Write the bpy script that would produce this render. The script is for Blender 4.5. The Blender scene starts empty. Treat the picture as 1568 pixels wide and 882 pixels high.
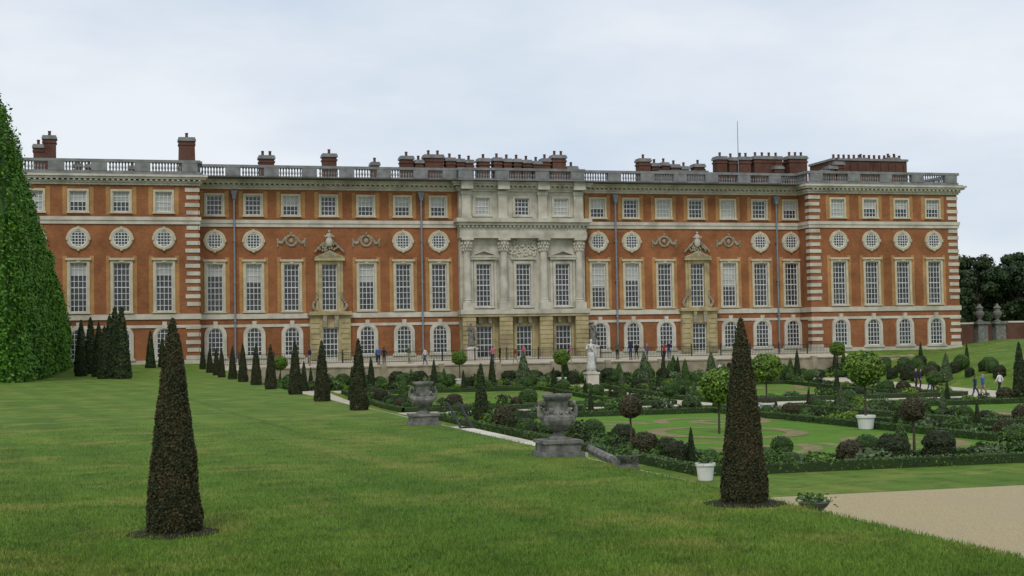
import bpy, math, random
import numpy as np
from mathutils import Matrix, Vector, noise as mn
R=random.Random(7); rng=np.random.default_rng(7)
scene=bpy.context.scene
scene.view_settings.view_transform='Standard'; scene.view_settings.look='None'; scene.view_settings.exposure=0
COL=bpy.context.collection
# ---------------------------------------------------------------- materials
def mat(name,c1,c2=None,scale=1.0,rough=.8,detail=5,bump=0,bscale=20,island=0,c3=None,scale3=.1,spec=.3,metal=0,dim=False):
    m=bpy.data.materials.new(name); m.use_nodes=True; nt=m.node_tree; N=nt.nodes; L=nt.links
    b=N['Principled BSDF']; b.inputs['Roughness'].default_value=rough; b.inputs['Metallic'].default_value=metal
    b.inputs['Specular IOR Level'].default_value=spec
    geo=N.new('ShaderNodeNewGeometry')
    c2=c2 or tuple(x*.8 for x in c1)
    n=N.new('ShaderNodeTexNoise'); n.inputs['Scale'].default_value=scale; n.inputs['Detail'].default_value=detail
    L.new(geo.outputs['Position'],n.inputs['Vector'])
    r=N.new('ShaderNodeValToRGB'); r.color_ramp.elements[0].position=.36; r.color_ramp.elements[1].position=.64
    r.color_ramp.elements[0].color=(*c1,1); r.color_ramp.elements[1].color=(*c2,1)
    L.new(n.outputs['Fac'],r.inputs['Fac']); out=r.outputs['Color']
    if c3:
        n3=N.new('ShaderNodeTexNoise'); n3.inputs['Scale'].default_value=scale3; n3.inputs['Detail'].default_value=4
        L.new(geo.outputs['Position'],n3.inputs['Vector'])
        r3=N.new('ShaderNodeValToRGB'); r3.color_ramp.elements[0].position=.48; r3.color_ramp.elements[1].position=.7
        L.new(n3.outputs['Fac'],r3.inputs['Fac'])
        mx=N.new('ShaderNodeMix'); mx.data_type='RGBA'; L.new(r3.outputs['Color'],mx.inputs['Factor'])
        L.new(out,mx.inputs[6]); mx.inputs[7].default_value=(*c3,1); out=mx.outputs[2]
    if island:
        mr=N.new('ShaderNodeMapRange'); mr.inputs['To Min'].default_value=1-island; mr.inputs['To Max'].default_value=1+island
        L.new(geo.outputs['Random Per Island'],mr.inputs['Value'])
        hs=N.new('ShaderNodeHueSaturation'); L.new(mr.outputs[0],hs.inputs['Value']); L.new(out,hs.inputs['Color']); out=hs.outputs['Color']
    L.new(out,b.inputs['Base Color'])
    if bump:
        nb=N.new('ShaderNodeTexNoise'); nb.inputs['Scale'].default_value=bscale; nb.inputs['Detail'].default_value=6
        L.new(geo.outputs['Position'],nb.inputs['Vector'])
        bp=N.new('ShaderNodeBump'); bp.inputs['Strength'].default_value=bump; bp.inputs['Distance'].default_value=.05
        L.new(nb.outputs['Fac'],bp.inputs['Height']); L.new(bp.outputs[0],b.inputs['Normal'])
    return m
def brickmat(name,c1,c2,cm):
    m=bpy.data.materials.new(name); m.use_nodes=True; nt=m.node_tree; N=nt.nodes; L=nt.links
    b=N['Principled BSDF']; b.inputs['Roughness'].default_value=.9; b.inputs['Specular IOR Level'].default_value=.15
    geo=N.new('ShaderNodeNewGeometry'); sx=N.new('ShaderNodeSeparateXYZ'); L.new(geo.outputs['Position'],sx.inputs[0])
    ad=N.new('ShaderNodeMath'); L.new(sx.outputs[0],ad.inputs[0]); L.new(sx.outputs[1],ad.inputs[1])
    cx=N.new('ShaderNodeCombineXYZ'); L.new(ad.outputs[0],cx.inputs[0]); L.new(sx.outputs[2],cx.inputs[1])
    bt=N.new('ShaderNodeTexBrick'); bt.inputs['Scale'].default_value=1; bt.inputs['Brick Width'].default_value=.23; bt.inputs['Row Height'].default_value=.075
    bt.inputs['Mortar Size'].default_value=.006; L.new(cx.outputs[0],bt.inputs['Vector'])
    bt.inputs['Color1'].default_value=(*c1,1); bt.inputs['Color2'].default_value=(*c2,1); bt.inputs['Mortar'].default_value=(*cm,1)
    n=N.new('ShaderNodeTexNoise'); n.inputs['Scale'].default_value=.45; n.inputs['Detail'].default_value=8; n.inputs['Roughness'].default_value=.7
    L.new(geo.outputs['Position'],n.inputs['Vector'])
    mr=N.new('ShaderNodeMapRange'); mr.inputs['From Min'].default_value=.3; mr.inputs['From Max'].default_value=.7; mr.inputs['To Min'].default_value=.62; mr.inputs['To Max'].default_value=1.3
    L.new(n.outputs['Fac'],mr.inputs['Value'])
    hs=N.new('ShaderNodeHueSaturation'); L.new(mr.outputs[0],hs.inputs['Value']); L.new(bt.outputs['Color'],hs.inputs['Color']); L.new(hs.outputs[0],b.inputs['Base Color'])
    return m
M_brick=brickmat('red_brick',(.31,.118,.046),(.245,.088,.035),(.28,.16,.09))
M_rub=brickmat('rubbed_brick',(.44,.24,.09),(.38,.195,.07),(.38,.23,.12))
M_chim=brickmat('chimney_brick',(.125,.055,.035),(.09,.04,.028),(.15,.1,.08))
M_stone=mat('portland_stone',(.60,.56,.47),(.50,.46,.38),1.3,.85,c3=(.37,.34,.27),scale3=.5)
M_pale=mat('pale_portland_stone',(.56,.53,.44),(.45,.42,.34),1.1,.85,c3=(.33,.31,.25),scale3=.7)
M_cream=mat('cream_stone',(.56,.50,.36),(.46,.40,.28),1.5,.85)
M_wall=mat('terrace_wall_stone',(.40,.34,.24),(.28,.24,.16),1.5,.85,c3=(.20,.19,.12),scale3=.8)
M_yel=mat('yellow_stone',(.46,.38,.21),(.34,.28,.14),1.2,.85,c3=(.25,.20,.12),scale3=.6)
M_lead=mat('weathered_stone',(.24,.245,.235),(.16,.162,.155),1.5,.8)
M_pipe=mat('lead_pipe',(.22,.25,.28),(.17,.19,.22),2,.6)
M_white=mat('white_paint',(.70,.70,.67),(.60,.60,.57),3,.5)
M_blind=mat('window_blind',(.48,.48,.44),(.36,.37,.35),.8,.9)
M_glass=mat('window_glass',(.045,.05,.055),(.02,.022,.025),.7,.12,spec=.5)
M_roof=mat('roof_lead',(.2,.2,.2),(.14,.14,.145),1,.7)
M_dark=mat('dark_iron',(.02,.02,.02),(.03,.03,.03),3,.5)
M_carv=mat('carved_stone',(.36,.32,.23),(.22,.19,.13),3,.9)
M_urn=mat('urn_stone',(.20,.195,.175),(.10,.10,.09),9,.9,bump=.5,bscale=60,c3=(.27,.27,.23),scale3=5)
M_marble=mat('marble',(.62,.62,.58),(.45,.45,.42),4,.6)
M_gravel=mat('gravel',(.58,.48,.29),(.38,.30,.16),26,.95,detail=9,bump=1,bscale=45,c3=(.45,.38,.24),scale3=.3)
M_path=mat('pale_gravel',(.55,.50,.40),(.44,.39,.30),8,.95,c3=(.4,.36,.28),scale3=.4)
M_soil=mat('soil',(.085,.055,.035),(.05,.035,.02),6,.95,bump=.8,bscale=25)
M_ringsoil=mat('dark_soil',(.03,.02,.012),(.015,.012,.008),20,.95,bump=1,bscale=60)
M_scroll=mat('sand_scroll',(.26,.19,.10),(.15,.14,.055),3,.95)
M_bark=mat('bark',(.09,.07,.05),(.05,.04,.03),12,.95)
def leafmat(name,c1,c2,sc=3,isl=.35,**k):
    return mat(name,c1,c2,sc,.6,island=isl,spec=.25,**k)
M_yew=leafmat('yew_leaves',(.030,.040,.013),(.048,.046,.016),5)
M_yewr=leafmat('yew_leaves_warm',(.034,.042,.015),(.062,.050,.018),5,.28)
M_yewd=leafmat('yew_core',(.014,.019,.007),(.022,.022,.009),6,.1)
M_yewg=leafmat('yew_green_leaves',(.026,.045,.014),(.042,.062,.018),2)
M_box=leafmat('box_leaves',(.050,.105,.022),(.078,.15,.03),2)
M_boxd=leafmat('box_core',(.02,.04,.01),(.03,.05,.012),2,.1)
M_bright=leafmat('bright_leaves',(.10,.19,.02),(.15,.24,.03),2)
M_silver=leafmat('silver_leaves',(.085,.13,.06),(.12,.165,.075),2)
M_red=leafmat('bronze_leaves',(.06,.055,.026),(.085,.07,.033),2)
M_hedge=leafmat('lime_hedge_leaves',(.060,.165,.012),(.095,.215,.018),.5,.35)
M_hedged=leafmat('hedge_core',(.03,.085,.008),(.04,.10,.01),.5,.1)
M_tree=leafmat('tree_leaves',(.022,.042,.014),(.040,.062,.02),.3,.4)
M_fl=[leafmat('flower_'+n,c,tuple(x*.8 for x in c),2,.3) for n,c in (('white',(.5,.5,.42)),('yellow',(.30,.30,.06)))]
# grass
def grassmat(name,ca,cb,cy,cd,wear=False,isl=0):
    m=bpy.data.materials.new(name); m.use_nodes=True; nt=m.node_tree; N=nt.nodes; L=nt.links
    b=N['Principled BSDF']; b.inputs['Roughness'].default_value=.9; b.inputs['Specular IOR Level'].default_value=.12
    geo=N.new('ShaderNodeNewGeometry')
    def nz(s,d=5,r=.6):
        n=N.new('ShaderNodeTexNoise'); n.inputs['Scale'].default_value=s; n.inputs['Detail'].default_value=d; n.inputs['Roughness'].default_value=r
        L.new(geo.outputs['Position'],n.inputs['Vector']); return n.outputs['Fac']
    def ramp(f,a,b_,):
        r=N.new('ShaderNodeMapRange'); r.inputs['From Min'].default_value=a; r.inputs['From Max'].default_value=b_; L.new(f,r.inputs['Value']); return r.outputs[0]
    def mix(f,a,b_,blend='MIX'):
        x=N.new('ShaderNodeMix'); x.data_type='RGBA'; x.blend_type=blend
        if isinstance(f,float): x.inputs['Factor'].default_value=f
        else: L.new(f,x.inputs['Factor'])
        for i,v in ((6,a),(7,b_)):
            if isinstance(v,tuple): x.inputs[i].default_value=(*v,1)
            else: L.new(v,x.inputs[i])
        return x.outputs[2]
    c=mix(ramp(nz(.22,5,.6),.40,.60),ca,cb)
    c=mix(ramp(nz(.55,6,.65),.50,.64),c,cy)
    c=mix(ramp(nz(1.5,7,.7),.50,.68),c,cd)
    hs=N.new('ShaderNodeHueSaturation'); L.new(c,hs.inputs['Color'])
    mr=N.new('ShaderNodeMapRange'); mr.inputs['From Min'].default_value=.3; mr.inputs['From Max'].default_value=.7; mr.inputs['To Min'].default_value=.6; mr.inputs['To Max'].default_value=1.4
    L.new(nz(28,8,.8),mr.inputs['Value'])
    def ma(op,a,b_=None,c_=None):
        x=N.new('ShaderNodeMath'); x.operation=op
        for i,v in ((0,a),(1,b_),(2,c_)):
            if v is None: continue
            if isinstance(v,(int,float)): x.inputs[i].default_value=v
            else: L.new(v,x.inputs[i])
        return x.outputs[0]
    val=mr.outputs[0]
    s=N.new('ShaderNodeSeparateXYZ'); L.new(geo.outputs['Position'],s.inputs[0])
    if wear:
        st_=ma('SINE',ma('MULTIPLY',ma('ADD',s.outputs[0],ma('MULTIPLY',s.outputs[1],.12)),4.2))
        st_=ma('MULTIPLY',ma('MAXIMUM',ma('MINIMUM',ma('MULTIPLY',st_,3.0),1.0),-1.0),.05)
        val=ma('ADD',val,st_)
    if isl: val=ma('MULTIPLY',val,ma('MULTIPLY_ADD',geo.outputs['Random Per Island'],2*isl,1-isl+.05))
    L.new(val,hs.inputs['Value']); c=hs.outputs[0]
    if wear:
        def line(x0,y0,k,w,ya,yb,amp):
            d=ma('SUBTRACT',ma('SUBTRACT',s.outputs[0],x0),ma('MULTIPLY',ma('SUBTRACT',s.outputs[1],y0),k))
            d=ma('ADD',d,ma('MULTIPLY',ma('SUBTRACT',nz(.8),.5),.9))
            g=ma('SUBTRACT',1.0,ma('DIVIDE',ma('ABSOLUTE',d),w)); g=ma('MAXIMUM',g,0.0); g=ma('MULTIPLY',g,ma('MULTIPLY',nz(5),1.7))
            r=N.new('ShaderNodeMapRange'); r.inputs['From Min'].default_value=ya; r.inputs['From Max'].default_value=ya+5; L.new(s.outputs[1],r.inputs['Value'])
            r2=N.new('ShaderNodeMapRange'); r2.inputs['From Min'].default_value=yb; r2.inputs['From Max'].default_value=yb-5; L.new(s.outputs[1],r2.inputs['Value'])
            return ma('MULTIPLY',ma('MULTIPLY',g,ma('MULTIPLY',r.outputs[0],r2.outputs[0])),amp)
        c=mix(line(3.6,22.5,-.11,.34,16,31,.6),c,(.22,.21,.06))
        c=mix(line(3.4,30,-.05,.12,27,70,.6),c,(.035,.065,.012))
    L.new(c,b.inputs['Base Color'])
    bp=N.new('ShaderNodeBump'); bp.inputs['Strength'].default_value=.6; bp.inputs['Distance'].default_value=.04
    L.new(nz(40,8,.8),bp.inputs['Height']); L.new(bp.outputs[0],b.inputs['Normal'])
    return m
GC=((.086,.158,.022),(.118,.192,.028),(.190,.212,.046),(.058,.112,.018))
M_grass=grassmat('lawn_grass',*GC,True)
M_blade=grassmat('grass_blade',*[tuple(x*1.3 for x in c) for c in GC],True,.4)
M_grass2=grassmat('garden_grass',(.085,.195,.020),(.105,.22,.024),(.135,.21,.03),(.07,.155,.018))
# ---------------------------------------------------------------- mesh builder
class B:
    def __init__(s): s.v=[]; s.f=[]; s.m=[]
    def add(s,V,F,mi=0):
        o=len(s.v); s.v.extend([tuple(p) for p in V]); s.f.extend([tuple(i+o for i in f) for f in F]); s.m.extend([mi]*len(F))
    def box(s,x0,x1,y0,y1,z0,z1,mi=0):
        V=[(x0,y0,z0),(x1,y0,z0),(x1,y1,z0),(x0,y1,z0),(x0,y0,z1),(x1,y0,z1),(x1,y1,z1),(x0,y1,z1)]
        s.add(V,[(0,3,2,1),(4,5,6,7),(0,1,5,4),(1,2,6,5),(2,3,7,6),(3,0,4,7)],mi)
    def prism(s,pts,y0,y1,mi=0):
        n=len(pts); V=[(x,y0,z) for x,z in pts]+[(x,y1,z) for x,z in pts]
        F=[tuple(range(n)),tuple(range(2*n-1,n-1,-1))]+[(i,i+n,(i+1)%n+n,(i+1)%n) for i in range(n)]
        s.add(V,F,mi)
    def ring(s,inner,outer,y0,y1,mi=0,closed=True):
        n=len(inner); V=[(x,y0,z) for x,z in inner]+[(x,y0,z) for x,z in outer]+[(x,y1,z) for x,z in inner]+[(x,y1,z) for x,z in outer]
        F=[]
        for i in range(n if closed else n-1):
            j=(i+1)%n
            F+=[(i,j,n+j,n+i),(n+i,n+j,3*n+j,3*n+i),(i,2*n+i,2*n+j,j)]
        s.add(V,F,mi)
    def lathe(s,cx,cy,z0,prof,seg=12,mi=0,mod=None,sc=1):
        V=[];F=[];n=len(prof)
        for k,(r,z) in enumerate(prof):
            for i in range(seg):
                a=2*math.pi*i/seg; rr=r*(mod(a,k) if mod else 1)*sc
                V.append((cx+rr*math.cos(a),cy+rr*math.sin(a),z0+z*sc))
        for k in range(n-1):
            for i in range(seg):
                j=(i+1)%seg; F.append((k*seg+i,k*seg+j,(k+1)*seg+j,(k+1)*seg+i))
        F.append(tuple(range(seg-1,-1,-1))); F.append(tuple((n-1)*seg+i for i in range(seg)))
        s.add(V,F,mi)
    def blob(s,c,r,mi=0,nz=.2,lat=5,lon=8,sq=(1,1,1)):
        V=[];F=[]
        for k in range(lat+1):
            ph=math.pi*k/lat
            for i in range(lon):
                a=2*math.pi*i/lon; q=r*(1+R.uniform(-nz,nz)) if 0<k<lat else r
                V.append((c[0]+q*sq[0]*math.sin(ph)*math.cos(a),c[1]+q*sq[1]*math.sin(ph)*math.sin(a),c[2]+q*sq[2]*math.cos(ph)))
        for k in range(lat):
            for i in range(lon):
                j=(i+1)%lon; F.append((k*lon+i,(k+1)*lon+i,(k+1)*lon+j,k*lon+j))
        s.add(V,F,mi)
    def tube(s,P,rad,seg=6,mi=0):
        V=[];F=[];P=[Vector(p) for p in P]
        for k,p in enumerate(P):
            d=(P[min(k+1,len(P)-1)]-P[max(k-1,0)]).normalized(); u=d.cross(Vector((.3,.9,.2))).normalized(); w=d.cross(u)
            for i in range(seg):
                a=2*math.pi*i/seg; V.append(p+(u*math.cos(a)+w*math.sin(a))*rad[k])
        for k in range(len(P)-1):
            for i in range(seg):
                j=(i+1)%seg; F.append((k*seg+i,k*seg+j,(k+1)*seg+j,(k+1)*seg+i))
        F.append(tuple(range(seg))); F.append(tuple((len(P)-1)*seg+i for i in range(seg)))
        s.add(V,F,mi)
    def leaves(s,C,Nn,size,mi=0,spread=.8):
        C=np.asarray(C,float); Nn=np.asarray(Nn,float); n=len(C)
        nn=Nn+rng.normal(0,spread,(n,3)); nn/=np.linalg.norm(nn,axis=1)[:,None]+1e-9
        t=np.cross(nn,rng.normal(0,1,(n,3))); t/=np.linalg.norm(t,axis=1)[:,None]+1e-9
        u=np.cross(nn,t); sz=size*rng.uniform(.6,1.3,(n,1))
        V=np.stack([C+t*sz*.6,C+u*sz*.35,C-t*sz*.6,C-u*sz*.35],1).reshape(-1,3)
        o=len(s.v); s.v.extend(map(tuple,V.tolist()))
        s.f.extend([(o+4*i,o+4*i+1,o+4*i+2,o+4*i+3) for i in range(n)]); s.m.extend([mi]*n)
    def mesh(s,name,mats):
        me=bpy.data.meshes.new(name); me.from_pydata(s.v,[],s.f)
        for m in mats: me.materials.append(m)
        me.polygons.foreach_set('material_index',s.m); me.update(); return me
    def obj(s,name,mats,parent=None,loc=(0,0,0),smooth=False):
        me=s.mesh(name,mats if isinstance(mats,list) else [mats])
        if smooth: me.polygons.foreach_set('use_smooth',[True]*len(me.polygons))
        return inst(name,me,loc,parent=parent)
def inst(name,me,loc=(0,0,0),rot=0,sc=1,parent=None):
    o=bpy.data.objects.new(name,me); COL.objects.link(o); o.location=loc; o.rotation_euler=(0,0,rot)
    o.scale=sc if isinstance(sc,tuple) else (sc,sc,sc)
    if parent: o.parent=parent
    return o
# ---------------------------------------------------------------- terrain
def lerp(a,b,t): t=max(0,min(1,t)); return a+(b-a)*t
def gz(x,y):
    und=.02*mn.noise(Vector((x*.15,y*.15,0)))*(1 if abs(x)<200 and y<130 else 0)
    lawn=lerp(0,.6,(y-108)/26)
    gard=lerp(-2.5,-1.8,(y-100)/27)
    if y>=128.2:
        ter=lerp(-.15,.6,(y-128.2)/6)
        if x<6.7: z=lawn
        elif x<72: z=ter
        else: z=lerp(ter,1.5,(x-84)/8)
        return z
    if x<=6.7: return lawn+und
    right=lerp(gard,-.6,(x-67)/5) if x<72 else lerp(-.6,1.5,(x-72)/16)
    if x<30: return lerp(lawn,gard,(x-6.7)/4.6)+und*(x<11)
    return right
xs=[-1600,-500,-150,-70,-40]+[-30+i for i in range(0,36)]+[6,6.35,6.7,6.95,7.3,8,9,10,11,11.3,12]+list(range(13,100))+[110,130,160,220,500,1600]
ys=[-300,-60,-20]+[i for i in range(-10,128)]+[128.0,128.2]+list(range(129,142))+[150,170,220,500,1800]
g=B(); V=[(x,y,gz(x,y)) for y in ys for x in xs]; nx=len(xs)
g.add(V,[(j*nx+i,j*nx+i+1,(j+1)*nx+i+1,(j+1)*nx+i) for j in range(len(ys)-1) for i in range(nx-1)])
g.obj('ground_lawn',M_grass,smooth=True)
nb=300000
Zs=rng.uniform(1/34,1/8.5,nb)**-1; ts=rng.uniform(-.40,.40,nb); 
bx=Zs*(ts*.965+.262); by=Zs*(.965-ts*.262); k=bx<6.75; bx=bx[k]; by=by[k]; nb=len(bx)
bz=np.array([.02*mn.noise(Vector((a*.15,b_*.15,0))) for a,b_ in zip(bx,by)])
hh=rng.uniform(.018,.042,nb); an=rng.uniform(0,6.283,nb); w_=.0045; ln=rng.normal(0,.012,(nb,2))
VV=np.empty((nb,3,3)); VV[:,0]=np.stack([bx-w_*np.cos(an),by-w_*np.sin(an),bz-.004],1); VV[:,1]=np.stack([bx+w_*np.cos(an),by+w_*np.sin(an),bz-.004],1); VV[:,2]=np.stack([bx+ln[:,0],by+ln[:,1],bz+hh],1)
me=bpy.data.meshes.new('grass_blades'); me.vertices.add(nb*3); me.vertices.foreach_set('co',VV.ravel()); me.loops.add(nb*3); me.loops.foreach_set('vertex_index',np.arange(nb*3,dtype=np.int32))
me.polygons.add(nb); me.polygons.foreach_set('loop_start',np.arange(0,nb*3,3,dtype=np.int32)); me.polygons.foreach_set('loop_total',np.full(nb,3,dtype=np.int32)); me.update(calc_edges=True); me.materials.append(M_blade)
inst('grass',me)
def sheet(b,x0,x1,y0,y1,off=.004,st=2.0,mi=0):
    nx=max(1,int((x1-x0)/st)); ny=max(1,int((y1-y0)/st))
    V=[(x0+(x1-x0)*i/nx,y0+(y1-y0)*j/ny,gz(x0+(x1-x0)*i/nx,y0+(y1-y0)*j/ny)+off) for j in range(ny+1) for i in range(nx+1)]
    b.add(V,[(j*(nx+1)+i,j*(nx+1)+i+1,(j+1)*(nx+1)+i+1,(j+1)*(nx+1)+i) for j in range(ny) for i in range(nx)],mi)
p=B(); sheet(p,11.4,65.5,-5,35.6,.010); p.obj('gravel_path',M_gravel)
p=B(); sheet(p,11.8,16.6,40,126,.012); sheet(p,59.6,66.6,44,126,.012,1.0); sheet(p,17.0,59.5,82.6,91.6,.016); sheet(p,36.9,39.4,43,82.5,.012); sheet(p,36.9,39.4,91.7,119,.012); sheet(p,17.2,59.5,119.2,123,.016)
sheet(p,8,71,129,134.1,.02,1.0)
p.obj('garden_path',M_path)
plots=[(17.6,36.4,42.2,82),(39.9,59,42.2,82),(17.6,36.4,92,118.8),(39.9,59,92,118.8)]
gp=B(); sl=B(); sc=B(); hd=B()
def ribbon(b,P,w,z=.012):
    V=[];F=[]
    for k,(x,y) in enumerate(P):
        a=P[max(k-1,0)]; c=P[min(k+1,len(P)-1)]; dx,dy=c[0]-a[0],c[1]-a[1]; l=math.hypot(dx,dy)+1e-6
        for s_ in (-1,1): V.append((x-dy/l*w*s_/2,y+dx/l*w*s_/2,gz(x,y)+z))
    F=[(2*k,2*k+1,2*k+3,2*k+2) for k in range(len(P)-1)]; b.add(V,F)
def hedge_run(x0,y0,x1,y1,w=.35,h=.38):
    L=math.hypot(x1-x0,y1-y0); n=int(L/.5)+1; dx,dy=(x1-x0)/L,(y1-y0)/L; nx_,ny_=-dy,dx
    V=[];F=[]
    for k in range(n+1):
        t=L*k/n; cx,cy=x0+dx*t,y0+dy*t; z=gz(cx,cy); hh=h*R.uniform(.9,1.05); ww=w*R.uniform(.9,1.1)/2
        V+=[(cx-nx_*ww,cy-ny_*ww,z-.02),(cx-nx_*ww,cy-ny_*ww,z+hh*.9),(cx,cy,z+hh),(cx+nx_*ww,cy+ny_*ww,z+hh*.9),(cx+nx_*ww,cy+ny_*ww,z-.02)]
    for k in range(n):
        for i in range(4): F.append((5*k+i,5*k+5+i,5*k+6+i,5*k+1+i))
    hd.add(V,F,1)
    den=int(L*(110 if max(y0,y1)<90 else 45)); T=rng.uniform(0,L,den); S=rng.uniform(-1,1,den); 
    px=x0+dx*T; py=y0+dy*T; side=rng.uniform(0,1,den)<.55
    off=np.where(side,S*w/2,np.sign(S)*w/2*1.05); zz=np.where(side,h,rng.uniform(0,h,den)); z0=np.array([gz(a,b) for a,b in zip(px,py)])
    C=np.stack([px+nx_*off,py+ny_*off,z0+zz],1); Nn=np.stack([np.where(side,0,nx_*np.sign(S)),np.where(side,0,ny_*np.sign(S)),side*1.0],1)
    hd.leaves(C,Nn,.09,0)
for (x0,x1,y0,y1) in plots:
    bw=2.3
    for a in ((x0,x1,y0,y0+bw),(x0,x1,y1-bw,y1),(x0,x0+bw,y0+bw,y1-bw),(x1-bw,x1,y0+bw,y1-bw)): sheet(sl,*a,off=.006)
    sheet(gp,x0+bw,x1-bw,y0+bw,y1-bw,off=.006)
    for q in (0,bw):
        c=[(x0+q,y0+q),(x1-q,y0+q),(x1-q,y1-q),(x0+q,y1-q)]
        for i in range(4): hedge_run(*c[i],*c[(i+1)%4],h=.34)
    mx,my=(x0+x1)/2,(y0+y1)/2
    for sx_ in (-1,1):
        for sy_ in (-1,1):
            cx,cy=mx+sx_*3.6,my+sy_*(y1-y0)*.22
            P=[(cx+sx_*(.5+.28*t)*math.cos(t),cy+sy_*(.6+.42*t)*math.sin(t)) for t in np.linspace(0,9.5,60)]
            ribbon(sc,P,.75)
            ribbon(sc,[(cx+sx_*(3.2+.5*math.sin(t*2)),cy+sy_*t*1.6-3) for t in np.linspace(0,4,24)],.6,.016)
    ribbon(sc,[(mx+3.1*math.cos(t),my+4.2*math.sin(t)) for t in np.linspace(0,6.2832,48)],1.0,.02)
gp.obj('garden_grass',M_grass2); sl.obj('flower_bed_soil',M_soil); sc.obj('parterre_scrolls',M_scroll); hd.obj('box_hedge',[M_box,M_boxd])
# ---------------------------------------------------------------- topiary
def surf_topiary(kind,n,leaf,mL,mC,jit=.02,seed=0):
    b=B()
    if kind=='near': prof=lambda t:.128*max(0,1-t)**.72*(1-.12*max(0,.06-t)/.06)+.004
    elif kind=='yew': prof=lambda t:.135*max(0,1-t)**.66*(1-.12*max(0,.06-t)/.06)
    elif kind=='cone': prof=lambda t:.24*max(0,1-t)**.7
    elif kind=='ball': prof=lambda t:.5*math.sqrt(max(0,1-(2*t-1)**2))**.9
    elif kind=='tub': prof=lambda t:.5*(min(1,t*8+.75))*(1-max(0,t-.6)**2*3.5)
    am=.07 if kind=='near' else (.22 if kind=='ball' and mL is M_bright else .12)
    lump=lambda a,t:1+am*mn.noise(Vector((math.cos(a)*1.5+seed,math.sin(a)*1.5,t*7)))+.05*mn.noise(Vector((math.cos(a)*4+seed,math.sin(a)*4,t*22)))
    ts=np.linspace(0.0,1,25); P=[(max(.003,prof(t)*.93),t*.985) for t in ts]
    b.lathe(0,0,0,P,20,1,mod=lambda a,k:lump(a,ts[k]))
    T=[]
    while len(T)<n:
        t=R.random()
        if R.random()*.55<=prof(t)*(3 if kind in('near','yew') else 1)+.03: T.append(t)
    C=[];Nn=[]
    for t in T:
        a=R.uniform(0,2*math.pi); r=prof(t)*lump(a,t)+R.uniform(-jit,jit*.6)
        dr=(prof(min(1,t+.02))-prof(max(0,t-.02)))/.04
        C.append((r*math.cos(a),r*math.sin(a),t)); l=math.hypot(1,dr); Nn.append((math.cos(a)/l,math.sin(a)/l,-dr/l))
    b.leaves(C,Nn,leaf,0)
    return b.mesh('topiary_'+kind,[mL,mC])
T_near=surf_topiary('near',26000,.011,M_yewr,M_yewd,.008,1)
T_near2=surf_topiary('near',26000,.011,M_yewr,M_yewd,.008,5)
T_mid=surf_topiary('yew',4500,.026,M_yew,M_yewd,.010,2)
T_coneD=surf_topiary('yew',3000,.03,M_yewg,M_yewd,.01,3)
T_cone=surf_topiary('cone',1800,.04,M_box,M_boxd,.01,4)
T_coneS=surf_topiary('cone',1800,.04,M_silver,M_boxd,.01,4)
T_ball=surf_topiary('ball',1600,.07,M_box,M_boxd,.02,4)
T_ballR=surf_topiary('ball',1600,.07,M_red,M_yewd,.02,6)
T_ballD=surf_topiary('tub',1800,.06,M_yewg,M_yewd,.015,6)
T_ballB=surf_topiary('ball',2000,.08,M_bright,M_boxd,.07,8)
def soil_ring(x,y,s=1.0):
    b=B(); b.lathe(0,0,0,[(.42*s,-.05),(.42*s,.008),(.36*s,.016),(.2*s,.03)],32,0,mod=lambda a,k:1+.14*mn.noise(Vector((math.cos(a)*3+x,math.sin(a)*3,y)))+.05*mn.noise(Vector((math.cos(a)*9+x,math.sin(a)*9,y))))
    b.obj('planting_soil',M_ringsoil,loc=(x,y,gz(x,y)))
for (x,y,h,me) in ((.45,13.9,2.02,T_near),(6.3,14.0,1.95,T_near2)):
    inst('yew_topiary',me,(x,y,gz(x,y)),R.uniform(0,6),h); soil_ring(x,y)
for y in (39.5,47,55.2,63.4,71.5,79,87,95,103,111,119):
    x=6.25+R.uniform(-.1,.1); inst('yew_topiary',T_mid,(x,y,gz(x,y)-.02),R.uniform(0,6),R.uniform(1.9,2.1)*(1.0))
for (x,y,h) in ((-.1,97,4.8),(-.9,103,4.4),(-1.7,108,4.0),(-2.4,114,4.4),(-.6,112,5.2),(-3.0,110,3.4),(-1.2,99,3.6),(-3.2,118,4.2),(2.2,124,3.2),(3.2,126,2.6),(4.6,123,2.4)):
    inst('yew_topiary',T_coneD,(x,y,gz(x,y)-.05),R.uniform(0,6),(h*1.0,h*1.0,h))
def place(name,me,x,y,s,dz=0): return inst(name,me,(x,y,gz(x,y)+dz),R.uniform(0,6),s)
for (x,y,h,me) in ((18.7,75.6,3.3,T_coneD),(43.9,118,3.0,T_coneS),(34.6,124,3.1,T_coneS),(31.7,124,2.8,T_coneD),(53.6,126,2.7,T_coneS),(55.9,81,3.9,T_coneD),(68,109,2.4,T_coneS),(72,112,1.8,T_coneD),(72,119.6,2.0,T_coneD),(26,122,2.6,T_coneD),(48,124,2.6,T_coneD),(17,110,2.6,T_coneD),(61.5,124,2.8,T_coneD),(15,124,2.6,T_coneD),(21,125,2.8,T_coneD),(58,125,2.4,T_coneD),(66,125,2.6,T_coneD),(67,90,2.0,T_coneD)):
    place('clipped_yew_cone' if me!=T_coneS else 'clipped_box_cone',me,x,y,h)
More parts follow.
